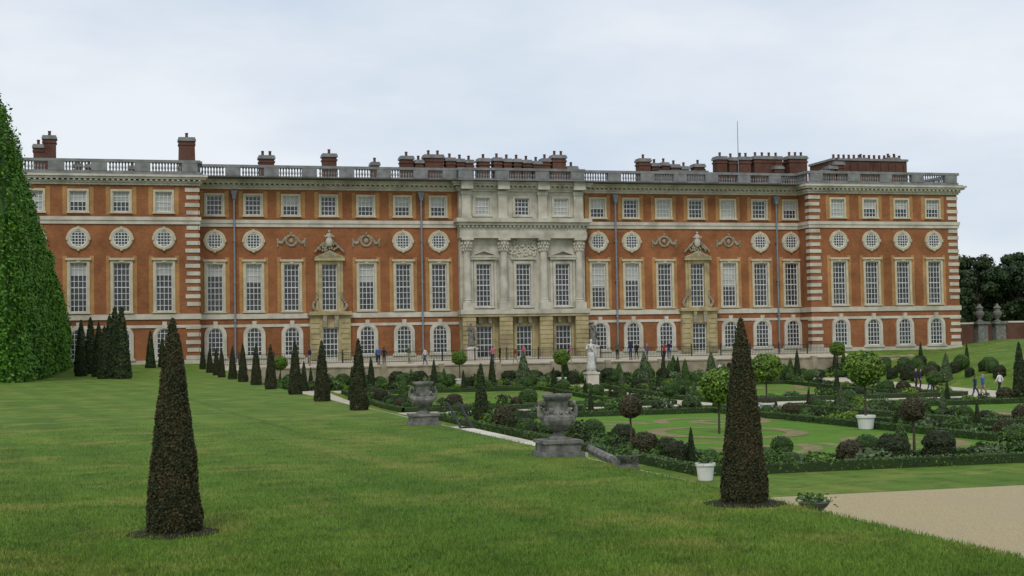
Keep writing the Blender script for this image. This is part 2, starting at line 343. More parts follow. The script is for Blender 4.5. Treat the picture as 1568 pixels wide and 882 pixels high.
for (x,y,d,me) in ((29,81,1.2,T_ball),(18.6,50.1,1.0,T_ballR),(33,80.7,1.1,T_ball),(19.2,49.4,.8,T_ballD),(23.1,48,.8,T_ball),(43.6,81,1.2,T_ball),(25,45.2,.95,T_ball),(24.9,43.3,1.1,T_ballD),(27.1,44,1.1,T_ballD),(30.2,44.1,1.25,T_ball),(19.8,59.8,1.0,T_ball),(18.2,65.8,1.2,T_ballD),(27.1,96,1.3,T_ball),(19.6,55.3,1.0,T_ballD),(20.1,81,1.2,T_ball),(18.6,70,1.3,T_ballR),(35.2,50,1.0,T_ball),(41,52,1.1,T_ball)):
    place('clipped_bush',me,x,y,d,-.05*d)
def standard(x,y,H,crown,cm,pot=False,name='standard_tree'):
    e=bpy.data.objects.new(name,None); COL.objects.link(e); e.location=(x,y,gz(x,y))
    b=B(); z0=.5 if pot else -.05; b.tube([(0,0,z0),(.02,.01,H*.4),(-.02,0,H-crown*.6)],[.06,.045,.035],7)
    for k in range(5):
        a=k*1.3; b.tube([(0,0,H-crown*.85),(math.cos(a)*crown*.25,math.sin(a)*crown*.25,H-crown*.5)],[.025,.01],5)
    b.obj('trunk',M_bark,e)
    inst('crown',cm,(0,0,H-crown),R.uniform(0,6),crown,parent=e)
    if pot:
        b=B(); b.lathe(0,0,0,[(.30,0),(.34,.05),(.40,.55),(.46,.57),(.46,.68),(.40,.68),(.38,.58)],20); b.obj('tub',M_white,e,smooth=False)
for a in ((19.1,53,2.2,.9,T_ballR),(26.4,61.3,3.0,1.6,T_ballB),(35.8,76.2,3.5,1.7,T_ballB,True),(33.5,60.6,3.7,1.65,T_ballB,True),(26.9,45.3,2.15,.85,T_ballR),(31.7,81,1.8,.8,T_ball),(38.2,124,3.2,1.4,T_ballB,True),(29.2,126,3.2,1.3,T_ballB,True),(13.2,126,3.0,1.2,T_ballB,True),(66.8,126,3.4,1.4,T_ballB,True),(49,80,2.2,.9,T_ball),(58,95,2.2,.9,T_ballR),(48,95,2.1,.8,T_ball),(23,93,2.1,.9,T_ball),(57,46,2.2,.9,T_ballR)):
    standard(*a)
b=B(); b.lathe(0,0,0,[(.18,0),(.22,.04),(.27,.46),(.31,.48),(.31,.56),(.26,.56),(.24,.5)],20); C=[(R.gauss(0,.13),R.gauss(0,.13),R.uniform(.5,.8)) for _ in range(200)]; b.leaves(C,[(0,0,1)]*200,.08,1)
b.obj('plant_tub',[M_white,M_box],loc=(17.0,40.6,gz(17.0,40.6)))
def clump(mL,n=260,fl=None,h=.6):
    b=B(); C=[];Nn=[]
    for _ in range(n):
        a=R.uniform(0,6.28); r=R.random()**.5*.5; z=R.random()**.7*h*(1-.7*r*r*2)
        C.append((r*math.cos(a),r*math.sin(a),z)); Nn.append((math.cos(a)*.5,math.sin(a)*.5,.6))
    b.leaves(C,Nn,.13,0)
    for _ in range(12):
        a=R.uniform(0,6.28); r=R.random()*.3; b.tube([(r*math.cos(a)*.4,r*math.sin(a)*.4,0),(r*math.cos(a),r*math.sin(a),h*.9)],[.012,.006],4,0)
    if fl:
        k=22; C=[(R.gauss(0,.22),R.gauss(0,.22),h*R.uniform(.6,1.1)) for _ in range(k)]; b.leaves(C,[(0,0,1)]*k,.07,1)
    return b.mesh('clump',[mL,fl or mL])
CL=[clump(M_box),clump(M_silver),clump(M_bright,fl=M_fl[1]),clump(M_box,h=.9),clump(M_silver,fl=M_fl[0]),clump(M_yewg,h=.7),clump(M_box,h=.5),clump(M_box,h=.7),clump(M_yewg,h=.9),clump(M_bright,h=.4)]
for (x0,x1,y0,y1) in plots:
    L=2*((x1-x0)+(y1-y0)); d=0
    while d<L:
        d+=R.uniform(.4,1.0); 
        t=d%L; W=x1-x0-2.3; Hh=y1-y0-2.3
        if t<W: x,y=x0+1.15+t,y0+1.15
        elif t<W+Hh: x,y=x1-1.15,y0+1.15+t-W
        elif t<2*W+Hh: x,y=x1-1.15-(t-W-Hh),y1-1.15
        else: x,y=x0+1.15,y1-1.15-(t-2*W-Hh)
        if y<y0+1 or y>y1 or x<x0 or x>x1: continue
        x+=R.uniform(-.8,.8); y+=R.uniform(-.8,.8)
        q=R.random()
        if q<.74: place('bedding_plant',R.choice(CL),x,y,R.uniform(.5,1.25))
        elif q<.92: place('clipped_bush',R.choice([T_ball,T_ballD,T_ball,T_ballR]),x,y,R.uniform(.6,1.15),-.05)
        else: place('clipped_yew_cone',R.choice([T_cone,T_coneD,T_coneS]),x,y,R.uniform(1.2,2.2),-.03)
for _ in range(190):
    x=R.uniform(12,70); y=R.uniform(124.2,127.4); q=R.random()
    if q<.6: place('bedding_plant',R.choice(CL),x,y,R.uniform(.8,1.8))
    elif q<.88: place('clipped_bush',R.choice([T_ball,T_ballD]),x,y,R.uniform(.8,1.5),-.05)
    else: place('clipped_yew_cone',R.choice([T_cone,T_coneD]),x,y,R.uniform(1.5,2.4))
for _ in range(55):
    x=R.uniform(67.3,71); y=R.uniform(80,126); place('clipped_bush',R.choice([T_ball,T_ballD]),x,y,R.uniform(.7,1.4),-.05)
# ---------------------------------------------------------------- big clipped lime hedge (left)
hb=B(); Y0,Y1=91,131; NU,NV=84,26
def hsurf(u,v):
    y=Y0+(Y1-Y0)*u; xf=-6.40+1.5*u; H=21.2-12.6*u
    lob=abs(math.sin((y-Y0)*math.pi/4.1)); bul=.55*lob
    if v<.55: z=H*.5*v/.55; x=xf+bul*(1-.2*v)-.45*v*2
    else:
        a=(v-.55)/.45*math.pi/2; x=xf-.5+bul*.8-3.6*(1-math.cos(a)); z=H*.5+H*.5*math.sin(a)*(.90+.10*lob)
    n=mn.noise(Vector((x*.5,y*.5,z*.5)))*.4+mn.noise(Vector((x*1.6,y*1.6,z*1.6)))*.15
    return (x+n,y,z+n*.5+gz(xf,y)*1.0)
V=[];F=[]
for i in range(NU+1):
    for j in range(NV+1): V.append(hsurf(i/NU,j/NV))
for i in range(NU):
    for j in range(NV): a=i*(NV+1)+j; F.append((a,a+1,a+NV+2,a+NV+1))
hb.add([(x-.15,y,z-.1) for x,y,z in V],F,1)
def endp(u,inw): 
    pts=[hsurf(u,j/NV) for j in range(NV+1)]; y=pts[0][1]+inw
    return [(x-.15,y,z-.1) for x,_,z in pts]+[(pts[-1][0]-8,y,pts[-1][2]-.3),(pts[-1][0]-8,y,0)]
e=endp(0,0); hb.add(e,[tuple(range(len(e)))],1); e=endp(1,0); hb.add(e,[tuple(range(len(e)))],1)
t0=hsurf(0,1); t1=hsurf(1,1); hb.add([(t0[0],Y0,t0[2]-.1),(t0[0]-8.1,Y0,t0[2]-.1),(t1[0]-8.1,Y1,t1[2]-.1),(t1[0],Y1,t1[2]-.1)],[(0,1,2,3)],1)
C=[];Nn=[]
for _ in range(90000):
    u=R.random(); v=R.random(); p_=hsurf(u,v); k=R.uniform(-.15,.3)+(.25 if R.random()<.05 else 0); C.append((p_[0]+k,p_[1]+R.uniform(-.1,.1),p_[2]+k*.5)); Nn.append((1,-.2,.4) if v<.6 else (.6,-.1,1))
for _ in range(20000):
    v=R.random()**.6; p_=hsurf(0,v)
    C.append((p_[0]-R.random()*8,Y0-.05-R.uniform(0,.35),R.random()*p_[2])); Nn.append((0,-1,.2))
hb.leaves(C,Nn,.20,0)
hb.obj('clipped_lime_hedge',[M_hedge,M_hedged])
# ---------------------------------------------------------------- palace
pal=bpy.data.objects.new('baroque_palace',None); COL.objects.link(pal)
bk=B(); rb=B(); st=B(); pl=B(); cr=B(); ye=B(); wh=B(); gl=B(); bl=B(); ld=B(); pp=B(); ro=B(); cv=B(); cvp=B(); dk=B()
ZB=.3; ZT=17.2
def wall(b,x0,x1,z0,z1,Y,holes,dep=.24,rb_=None):
    X=sorted(set([x0,x1]+[h[0] for h in holes]+[h[1] for h in holes])); Z=sorted(set([z0,z1]+[h[2] for h in holes]+[h[3] for h in holes]))
    for i in range(len(X)-1):
        for j in range(len(Z)-1):
            cx,cz=(X[i]+X[i+1])/2,(Z[j]+Z[j+1])/2
            if any(h[0]<cx<h[1] and h[2]<cz<h[3] for h in holes): continue
            b.add([(X[i],Y,Z[j]),(X[i+1],Y,Z[j]),(X[i+1],Y,Z[j+1]),(X[i],Y,Z[j+1])],[(0,1,2,3)])
    rr=rb_ or b
    for (a,c,d,e) in holes:
        rr.add([(a,Y,d),(a,Y,e),(a,Y+dep,e),(a,Y+dep,d)],[(0,1,2,3)]); rr.add([(c,Y,d),(c,Y,e),(c,Y+dep,e),(c,Y+dep,d)],[(3,2,1,0)])
        rr.add([(a,Y,e),(c,Y,e),(c,Y+dep,e),(a,Y+dep,e)],[(0,1,2,3)]); rr.add([(a,Y,d),(c,Y,d),(c,Y+dep,d),(a,Y+dep,d)],[(3,2,1,0)])
def sash(x,w,z0,z1,Y,cols,rows,blind=0,fr=.09,bar=.05):
    x0,x1=x-w/2,x+w/2
    gl.add([(x0,Y+.22,z0),(x1,Y+.22,z0),(x1,Y+.22,z1),(x0,Y+.22,z1)],[(0,1,2,3)])
    if blind: 
        zb=z1-(z1-z0)*blind; bl.add([(x0+.05,Y+.205,zb),(x1-.05,Y+.205,zb),(x1-.05,Y+.205,z1-.05),(x0+.05,Y+.205,z1-.05)],[(0,1,2,3)])
    wh.box(x0,x0+fr,Y+.10,Y+.2,z0,z1); wh.box(x1-fr,x1,Y+.10,Y+.2,z0,z1); wh.box(x0+fr,x1-fr,Y+.10,Y+.2,z1-fr,z1); wh.box(x0+fr,x1-fr,Y+.10,Y+.2,z0,z0+fr)
    for i in range(1,cols):
        c=x0+w*i/cols; wh.box(c-bar/2,c+bar/2,Y+.15,Y+.198,z0+fr,z1-fr)
    for j in range(1,rows):
        c=z0+(z1-z0)*j/rows; bb=bar*(1.7 if j==rows//2 else 1); wh.box(x0+fr,x1-fr,Y+.145,Y+.196,c-bb/2,c+bb/2)
def surround(b,x,w,z0,z1,Y,t=.24,p=.10,sill=True):
    x0,x1=x-w/2,x+w/2
    b.box(x0-t,x0,Y-p,Y+.05,z0,z1); b.box(x1,x1+t,Y-p,Y+.05,z0,z1); b.box(x0-t,x1+t,Y-p-.003,Y+.05,z1,z1+t)
    if sill: b.box(x0-t-.06,x1+t+.06,Y-p-.1,Y+.05,z0-.16,z0)
def arch(cx,w,z0,z1,n=14):
    r=w/2; zc=z1-r; return [(cx-r,z0)]+[(cx-r*math.cos(math.pi*i/n),zc+r*math.sin(math.pi*i/n)) for i in range(n+1)]+[(cx+r,z0)]
def ground_win(x,Y,door=False):
    w=1.45; z0,z1=(1.15,3.85)
    inn=arch(x,w,z0,z1); out=arch(x,w+.6,z0-.0,z1+.34)
    st.ring(inn,out,Y-.20,Y+.02,closed=False)
    st.box(x-.2,x+.2,Y-.27,Y+.02,z1-.02,z1+.62)
    st.box(x-1.15,x+1.15,Y-.24,Y+.02,z0-.22,z0)
    gl.prism(inn,Y-.03,Y-.01)
    for i in (1,2,3):
        c=x-w/2+w*i/4; zt=z1-w/2+math.sqrt(max(0,(w/2)**2-(c-x)**2)); wh.box(c-.025,c+.025,Y-.09,Y-.035,z0,zt)
    for j in range(1,6):
        c=z0+(z1-z0)*j/6; hw=w/2 if c<z1-w/2 else math.sqrt((w/2)**2-(c-z1+w/2)**2); wh.box(x-hw,x+hw,Y-.085,Y-.037,c-.025,c+.025)
    inn2=arch(x,w-.18,z0+.09,z1-.09); wh.ring(inn2,inn,Y-.11,Y-.03,closed=False); wh.box(x-w/2,x+w/2,Y-.11,Y-.03,z0,z0+.09)
def circ(cx,cz,r,n=28): return [(cx+r*math.cos(2*math.pi*i/n),cz+r*math.sin(2*math.pi*i/n)) for i in range(n)]
def round_win(x,Y,z=12.05,r=.76):
    cr.ring(circ(x,z,r),circ(x,z,r+.22),Y-.16,Y+.02); cr.ring(circ(x,z,r+.22),circ(x,z,r+.28),Y-.10,Y+.02)
    for a in range(4):
        an=a*math.pi/2; cx,cz=x+(r+.2)*math.cos(an),z+(r+.2)*math.sin(an); cr.box(cx-.11,cx+.11,Y-.21,Y+.02,cz-.14,cz+.14)
    gl.prism(circ(x,z,r)[::1],Y-.03,Y-.01); wh.ring(circ(x,z,r-.09),circ(x,z,r),Y-.12,Y-.03)
    for k in range(-2,3):
        o=k*r*.36; h=math.sqrt(r*r-o*o); wh.box(x+o-.028,x+o+.028,Y-.08,Y-.037,z-h,z+h); wh.box(x-h,x+h,Y-.083,Y-.039,z+o-.028,z+o+.028)
def wreath(x,Y,z=12.1):
    for k in range(26):
        a=2*math.pi*k/26; cv.blob((x+.5*math.cos(a),Y-.06,z+.5*math.sin(a)),.12,sq=(1,.7,1))
    cv.blob((x,Y-.05,z),.2,sq=(1,.6,1.2)); cv.blob((x,Y-.06,z+.68),.15)
    for s in (-1,1):
        for k in range(16):
            t=k/15; cv.blob((x+s*(.55+.75*t),Y-.05,z+.35-.55*math.sin(t*math.pi*.9)-.1*t+R.uniform(-.05,.05)),.10+.04*math.sin(t*3),sq=(1,.7,1))
        for k in range(6): cv.blob((x+s*1.28,Y-.05,z+.1-.13*k),.09)
UW=(14.5,16.35); TW=(5.4,9.85)
def bay(x,Y,kind,left_strip=True):
    h=[(x-.74,x+.74,*UW)]; 
    sash(x,1.48,*UW,Y,4,4,blind=R.choice([0,0,.45,.5,.5,1.0]))
    surround(cr,x,1.48,*UW,Y,.2)
    h.append((x-.74,x+.74,*TW))
    if kind!='door':
        sash(x,1.48,*TW,Y,4,8,blind=R.choice([0,0,0,0,.25,.4,.55]))
        surround(cr,x,1.48,*TW,Y,.24,.12); cr.box(x-1.12,x+1.12,Y-.26,Y+.02,TW[1]+.24,TW[1]+.44)
        cr.box(x-.2,x+.2,Y-.2,Y+.01,TW[1]+.03,TW[1]+.25)
        ground_win(x,Y)
    else:
        sash(x,1.48,*TW,Y,4,8)
        surround(ye,x,1.48,*TW,Y,.3,.2); ye.box(x-1.3,x-1.06,Y-.15,Y+.02,5.2,10.1); ye.box(x+1.06,x+1.3,Y-.15,Y+.02,5.2,10.1)
        ye.box(x-1.45,x+1.45,Y-.45,Y+.02,10.16,10.45); ye.prism([(x-1.5,10.45),(x+1.5,10.45),(x,11.15)],Y-.48,Y+.01)
        cv.prism([(x-1.15,10.53),(x+1.15,10.53),(x,11.02)],Y-.50,Y-.1)
        for s in (-1,1):
            for k in range(10): cv.blob((x+s*(1.35+.26*math.sin(k*.66)),Y-.15,5.4+.19*k),.18-.009*k)
        for k in range(60):
            t=R.random(); s=R.uniform(-1,1)*(1-t*.8)*1.0; cv.blob((x+s,Y-.2,11.1+1.35*t),.11)
        cvp.blob((x,Y-.25,11.95),.38,nz=.06,lat=8,lon=12,sq=(.9,.6,1.2)); cvp.blob((x,Y-.25,12.55),.24,nz=.06,sq=(1,.7,1.3)); cvp.blob((x,Y-.25,12.98),.13,nz=.05)
        for s in (-1,1):
            for k in range(9): cv.blob((x+s*(.55+.1*k),Y-.2,11.85-.1*k),.12)
            cvp.tube([(x+s*.15,Y-.25,12.7),(x+s*.35,Y-.3,12.45),(x+s*.5,Y-.3,12.6)],[.08,.07,.04],6)
        ye.box(x-1.95,x-.75,Y-.4,Y+.02,ZB,4.95); ye.box(x+.75,x+1.95,Y-.4,Y+.02,ZB,4.95); ye.box(x-.75,x+.75,Y-.4,Y+.02,3.75,4.95)
        for k in range(8): 
            for s in (-1,1): ye.box(x+s*1.45-.42,x+s*1.45+.42,Y-.46,Y-.38,.7+k*.5,.7+k*.5+.42)
        ye.box(x-2.15,x+2.15,Y-.75,Y+.02,4.95,5.12); ye.box(x-2.05,x+2.05,Y-.6,Y+.02,5.12,5.3)
        for s in (-1,1): cv.prism([(x+s*.55-.16,3.8),(x+s*.55+.16,3.8),(x+s*.55+.2,4.93),(x+s*.55-.2,4.93)],Y-.68,Y-.39)
        sash(x,1.5,.6,3.75,Y-.3,4,6)
    if kind=='round': round_win(x,Y)
    if kind=='wreath': wreath(x,Y)
    for s in (-1,1):
        for (a,c) in ((5.18,10.5),(14.25,16.75)):
            rb.box(x+s*1.16-.19,x+s*1.16+.19,Y-.03,Y+.02,a,c)
    return h
def bands(x0,x1,Y,e0,e1,dep=3.5):
    def bd(z0,z1,p,b=st): b.box(x0-(p if e0 else 0),x1+(p if e1 else 0),Y-p,Y+dep+p,z0,z1)
    bd(4.68,5.16,.12); bd(3.90,4.16,.08); bd(.35,.95,.12)
    bd(13.38,13.72,.12); bd(13.72,14.04,.20)
    bd(16.95,17.15,.16); bd(17.15,17.38,.3); bd(17.46,17.66,.62); bd(17.66,17.85,.78); bd(17.85,17.95,.5,ld)
    x=x0+.2
    while x<x1: st.box(x,x+.2,Y-.56,Y-.0,17.30,17.462); x+=.48
    yb=Y-.1; ld.box(x0-(.1 if e0 else 0),x1+(.1 if e1 else 0),yb-.2,yb+.25,17.95,18.2); ld.box(x0-(.16 if e0 else 0),x1+(.16 if e1 else 0),yb-.26,yb+.3,19.0,19.25)
def balusters(x0,x1,Y,dies):
    yb=Y-.1
    for d in dies: ld.box(d-.7,d+.7,yb-.24,yb+.28,18.2,19.0)
    x=x0+.1
    while x<x1:
        if not any(abs(x-d)<.78 for d in dies): ld.lathe(x,yb+.02,18.2,[(.1,0),(.1,.06),(.05,.12),(.11,.32),(.05,.6),(.09,.72),(.1,.8)],6)
        x+=.27
LB=[8.35,11.95,15.5,19.1,22.7,26.3,29.85]; LK=['round','round','wreath','door','wreath','round','round']
RB=[46.3,49.85,53.4,56.95,60.5,64.05,67.55]
H=[]
for x,k in list(zip(LB,LK))+list(zip(RB,LK[::-1])): H+=bay(x,137,k)
wall(bk,6.8,31.8,ZB,ZT,137,[h for h in H if h[0]<31],rb_=st); wall(bk,44.6,68.5,ZB,ZT,137,[h for h in H if h[0]>44],rb_=st)
PL=[-11.4,-7.6,-3.85,-.1,3.65]; PR=[71.75,75.5,79.15,82.85]
H=[]
for x in PL: H+=bay(x,134.5,'round')
wall(bk,-16,6.8,ZB,ZT,134.5,H,rb_=st)
H=[]
for x in PR: H+=bay(x,134.5,'round')
wall(bk,68.5,85.8,ZB,ZT,134.5,H,rb_=st)
for x in (6.8,68.5,85.8,-16):
    bk.add([(x,134.5,ZB),(x,150,ZB),(x,150,ZT),(x,134.5,ZT)],[(0,1,2,3)])
bk.add([(-16,150,ZB),(85.8,150,ZB),(85.8,150,ZT),(-16,150,ZT)],[(3,2,1,0)])
bands(-16,6.8,134.5,True,True,15); bands(68.5,85.8,134.5,True,True,15)
bands(6.95,31.75,137,False,False); bands(44.65,68.35,137,False,False)
balusters(-16,6.8,134.5,[-13.3,-9.5,-5.7,-2,1.8,6.0]); balusters(68.5,85.8,134.5,[69.3,73.6,77.3,81,85.0])
balusters(6.9,31.7,137,[10.1,13.7,17.3,20.9,24.5,28.1,31.0]); balusters(44.7,68.4,137,[48.1,51.6,55.2,58.7,62.3,65.8])
for xx in (68.5,85.8,6.8):
    s=-.1 if xx==68.5 else .1
    for y in np.arange(135,150 if xx>80 else 137,.31): ld.lathe(xx+s,y,18.2,[(.1,0),(.05,.12),(.11,.32),(.05,.6),(.1,.8)],6)
    ld.box(xx+s-.2,xx+s+.2,134.72,150,17.952,18.198); ld.box(xx+s-.26,xx+s+.26,134.72,150,19.003,19.247)
def quoin(x0,x1,Y,side=None):
    z=.98; k=0
    while z<16.6:
        if not (4.3<z<5.2 or 13.05<z<14.05):
            a,b_=(x0,x1) if k%2==0 else (x0+.12,x1-.12)
            st.box(a,b_,Y-.07,Y+.02,z,z+.36)
            if side is not None: st.box(side-.07 if side>10 else side-.02,side+.02 if side>10 else side+.07,Y-.065,Y+.75,z+.001,z+.359)
        z+=.70; k+=1
quoin(5.55,6.86,134.5,6.8); quoin(68.44,69.75,134.5,68.5); quoin(84.55,85.86,134.5)
for x in (10.15,28.1,48.1,65.85):
    pp.box(x-.07,x+.07,136.62,136.78,.4,16.3); pp.prism([(x-.13,16.0),(x+.13,16.0),(x+.3,16.8),(x-.3,16.8)],136.5,136.95)
    for z in (4.4,8,12): pp.box(x-.12,x+.12,136.58,136.99,z,z+.12)
# ---- frontispiece
Y=136.3; X0,X1=31.8,44.6; CB=[34.15,38.2,42.25]; CC=[32.45,36.15,40.25,43.95]
HH=[(c-.74,c+.74,14.6,16.3) for c in CB]+[(c-.74,c+.74,5.6,9.8) for c in CB]
wall(pl,X0,X1,5.0,ZT,Y,HH); wall(ye,X0,X1,ZB,5.0,Y,[(c-.8,c+.8,.6,3.7) for c in CB])
for xx in (X0,X1): pl.add([(xx,Y,5),(xx,137,5),(xx,137,ZT),(xx,Y,ZT)],[(0,1,2,3)]); ye.add([(xx,Y,ZB),(xx,137,ZB),(xx,137,5),(xx,Y,5)],[(0,1,2,3)])
for i,c in enumerate(CB):
    sash(c,1.48,14.6,16.3,Y,4,4,blind=0 if i==1 else 1.0); surround(pl,c,1.48,14.6,16.3,Y,.22)
    sash(c,1.48,5.6,9.8,Y,4,8,blind=0); surround(pl,c,1.48,5.6,9.8,Y,.26,.16); sash(c,1.6,.6,3.7,Y,4,5)
    surround(ye,c,1.6,.62,3.7,Y,.25,.12,False)
    for s in (-1,1): cv.prism([(c+s*.5-.15,3.98),(c+s*.5+.15,3.98),(c+s*.5+.2,4.8),(c+s*.5-.2,4.8)],Y-.5,Y+.01)
    if i!=1:
        pl.box(c-1.35,c+1.35,Y-.4,Y+.01,10.2,10.42); pl.ring([(c-1.1,10.62),(c+1.1,10.62),(c,11.0)],[(c-1.5,10.42),(c+1.5,10.42),(c,11.3)],Y-.45,Y+.01); pl.prism([(c-1.2,10.55),(c+1.2,10.55),(c,11.05)],Y-.12,Y+.005)
        pl.box(c-1.3,c-1.05,Y-.15,Y+.01,5.3,10.2); pl.box(c+1.05,c+1.3,Y-.15,Y+.01,5.3,10.2)
    else:
        pl.box(c-1.3,c+1.3,Y-.3,Y+.01,10.2,10.4)
        for k in range(200): cvp.blob((c+R.uniform(-1.35,1.35),Y-.08,R.uniform(10.5,12.0)),R.uniform(.06,.14),sq=(1,.7,1))
for c in CC:
    pl.lathe(c,Y-.25,5.95,[(.5,0),(.5,.12),(.42,.2),(.46,.3),(.40,.38),(.40,2.4),(.34,5.0),(.38,5.1)],18)
    pl.box(c-.55,c+.55,Y-.75,Y+.01,5.3,5.95)
    for lvl,r_ in ((11.15,.40),(11.45,.46),(11.75,.52)):
        for k in range(10): a=2*math.pi*k/10+lvl; pl.blob((c+r_*math.cos(a),Y-.25+r_*.8*math.sin(a),lvl),.13,sq=(1,1,1.4))
    pl.lathe(c,Y-.25,11.0,[(.34,0),(.36,.7),(.5,1.1)],14); pl.box(c-.6,c+.6,Y-.82,Y+.01,12.1,12.3)
    pl.box(c-.45,c+.45,Y-.35,Y+.01,14.25,16.95); pl.box(c-.52,c+.52,Y-.42,Y+.008,14.25,14.5); pl.box(c-.52,c+.52,Y-.42,Y+.008,16.6,16.95)
    ye.box(c-.62,c+.62,Y-.85,Y+.01,ZB,4.6)
    for k in range(9): ye.box(c-.66,c+.66,Y-.9,Y-.8,.62+k*.44,.62+k*.44+.36)
ye.box(X0-.15,X1+.15,Y-.95,Y+.5,4.6,4.85); pl.box(X0-.2,X1+.2,Y-1.05,Y+.5,4.85,5.3)
pl.box(X0-.1,X1+.1,Y-.7,Y+.6,12.3,12.9); pl.box(X0-.06,X1+.06,Y-.62,Y+.6,12.9,13.55); pl.box(X0-.3,X1+.3,Y-.95,Y+.6,13.55,13.85); pl.box(X0-.5,X1+.5,Y-1.2,Y+.6,13.85,14.22)
x=X0-.2
while x<X1+.2: pl.box(x,x+.2,Y-.85,Y-.6,13.35,13.548); x+=.42
for (z0,z1,p) in ((16.95,17.15,.2),(17.15,17.38,.35),(17.46,17.66,.66),(17.66,17.85,.82)): pl.box(X0-p,X1+p,Y-p,137.0,z0,z1+.003)
for c in CC: pl.box(c-.6,c+.6,Y-.98,Y-.3,17.10,17.90)
x=X0
while x<X1: pl.box(x,x+.2,Y-.6,Y,17.30,17.462); x+=.48
ld.box(X0-.1,X1+.1,Y-.32,Y+.2,17.95,18.2); ld.box(X0-.15,X1+.15,Y-.38,Y+.25,19.0,19.25); ld.box(X0-.4,X1+.4,Y-.6,Y+1,17.853,17.95)
balusters(X0,X1,Y,CC)
ro.add([(-15.8,134.9,17.9),(85.6,134.9,17.9),(85.6,149.9,17.9),(-15.8,149.9,17.9)],[(0,1,2,3)])
ro.add([(-15,141,17.9),(85,141,17.9),(85,144,18.9),(-15,144,18.9)],[(0,1,2,3)]); ro.add([(-15,144,18.9),(85,144,18.9),(85,149.9,18.9),(-15,149.9,18.9)],[(0,1,2,3)])
ch=B(); cap=B(); pot=B()
def chimney(x,top,w=1.3,d=1.3,y=149,pots=0,tap=0):
    h0=17.9; b0=w/2
    ch.add([(x-b0*(1+tap),y-d/2,h0),(x+b0*(1+tap),y-d/2,h0),(x+b0*(1+tap),y+d/2,h0),(x-b0*(1+tap),y+d/2,h0),(x-b0,y-d/2,top-.5),(x+b0,y-d/2,top-.5),(x+b0,y+d/2,top-.5),(x-b0,y+d/2,top-.5)],[(0,1,5,4),(1,2,6,5),(2,3,7,6),(3,0,4,7),(4,5,6,7)])
    ch.box(x-b0-.08,x+b0+.08,y-d/2-.08,y+d/2+.08,top-.9,top-.72)
    cap.box(x-b0-.12,x+b0+.12,y-d/2-.12,y+d/2+.12,top-.5,top-.28); cap.box(x-b0-.05,x+b0+.05,y-d/2-.05,y+d/2+.05,top-.28,top-.12)
    n=pots or max(1,int(w/.7))
    for i in range(n):
        px=x-w/2+w*(i+.5)/n; pot.lathe(px,y,top-.12,[(.16,0),(.13,.3),(.16,.42),(.16,.5)],8)
for a in ((-8.0,22.6,.9),(-6.95,23.5,1.2),(6.2,23.0,1.5,1.3,145,1,.15),(14.4,21.9,1.5),(20.9,22.2,1.4,1.3,149,1),(25.7,21.4,.8),(29.1,22.1,1.3),(30.4,21.7,.8),(32.0,22.3,2.0),(33.8,22.0,1.0),(34.9,21.9,.8),(35.9,21.8,.8),(37.5,22,1.2),(39,22.1,.9),(40.1,22.0,.8),(41.2,22,.8),(42.3,21.9,.9),(43.4,21.8,.9),(44.4,22.1,.9),(45.9,22.5,1.5),(47.4,21.3,1.1),(55.8,22.3,1.3),(57.1,21.8,.9),(58.2,21.9,.8),(59.4,21.7,1.0),(60.6,21.5,.8),(62.3,21.8,1.2),(65,22.7,1.2),(66.3,22.6,.9),(-4.2,20.8,.7),(1,20.6,.7),(-3.2,20.7,.6),(2,20.5,.5),(67.8,22.7,1.4),(70.6,22.8,3.4,1.6,149,4),(74.3,22.9,2.2,1.6,149,3)):
    chimney(*a)
x,w=84.5,9.6
ch.box(x-w/2,x+w/2,150.2,156,17,22.6); cap.box(x-w/2-.15,x+w/2+.15,150.05,156.1,22.6,22.85)
for i in range(14): pot.lathe(x-w/2+.5+i*(w-1)/13,151,22.85,[(.17,0),(.14,.4),(.17,.55)],8)
for i in range(10): ch.box(x-w/2+.3+i*.98,x-w/2+.62+i*.98,150.08,150.25,17,22.3)
ch.box(69,76,150.2,153,17,22.3)
for (x,w,t) in ((71.5,1,21.6),(77.2,1.2,21.2),(78.2,1.0,21.7),(79,1.2,22.2)): chimney(x,t,w,1.2,148)
chimney(84,23.2,1.2,1.2,151.5); chimney(88,23.3,1.6,1.2,151.5)
ro.box(54.5,60,140.5,146,17.9,19.9)
pp.tube([(65.9,146,18),(65.9,146,26.2)],[.06,.03],6)
for nm,b,m in (('brick_walls',bk,M_brick),('rubbed_brick_strips',rb,M_rub),('stone_trim',st,M_stone),('stone_frontispiece',pl,M_pale),('window_surrounds',cr,M_cream),('yellow_stone_base',ye,M_yel),('window_sashes',wh,M_white),('window_glass',gl,M_glass),('window_blinds',bl,M_blind),('balustrade',ld,M_lead),('downpipes',pp,M_pipe),('roof',ro,M_roof),('carvings',cv,M_carv),('pale_carvings',cvp,M_pale),('chimney_stacks',ch,M_chim),('chimney_caps',cap,M_lead),('chimney_pots',pot,M_chim)):
    if b.f: b.obj(nm,m,pal)
tw=B(); tw.box(10.5,76,127.95,128.25,-2.6,-.02); tw.box(10.4,76.1,127.88,128.32,-.02,.10)
for x in np.arange(12,76,5.33): tw.box(x-.25,x+.25,127.85,128.35,-2.6,.2)
tw.obj('terrace_retaining_wall',M_wall)
rl=B(); x=7.2
while x<70: rl.box(x-.012,x+.012,132.39,132.41,.3,1.35); x+=.16
rl.box(7,70,132.38,132.42,1.33,1.37); rl.box(7,70,132.38,132.42,.42,.45)
for x in np.arange(7,70.1,3.15): rl.box(x-.05,x+.05,132.35,132.45,.1,1.6)
rl.obj('iron_railing',M_dark)
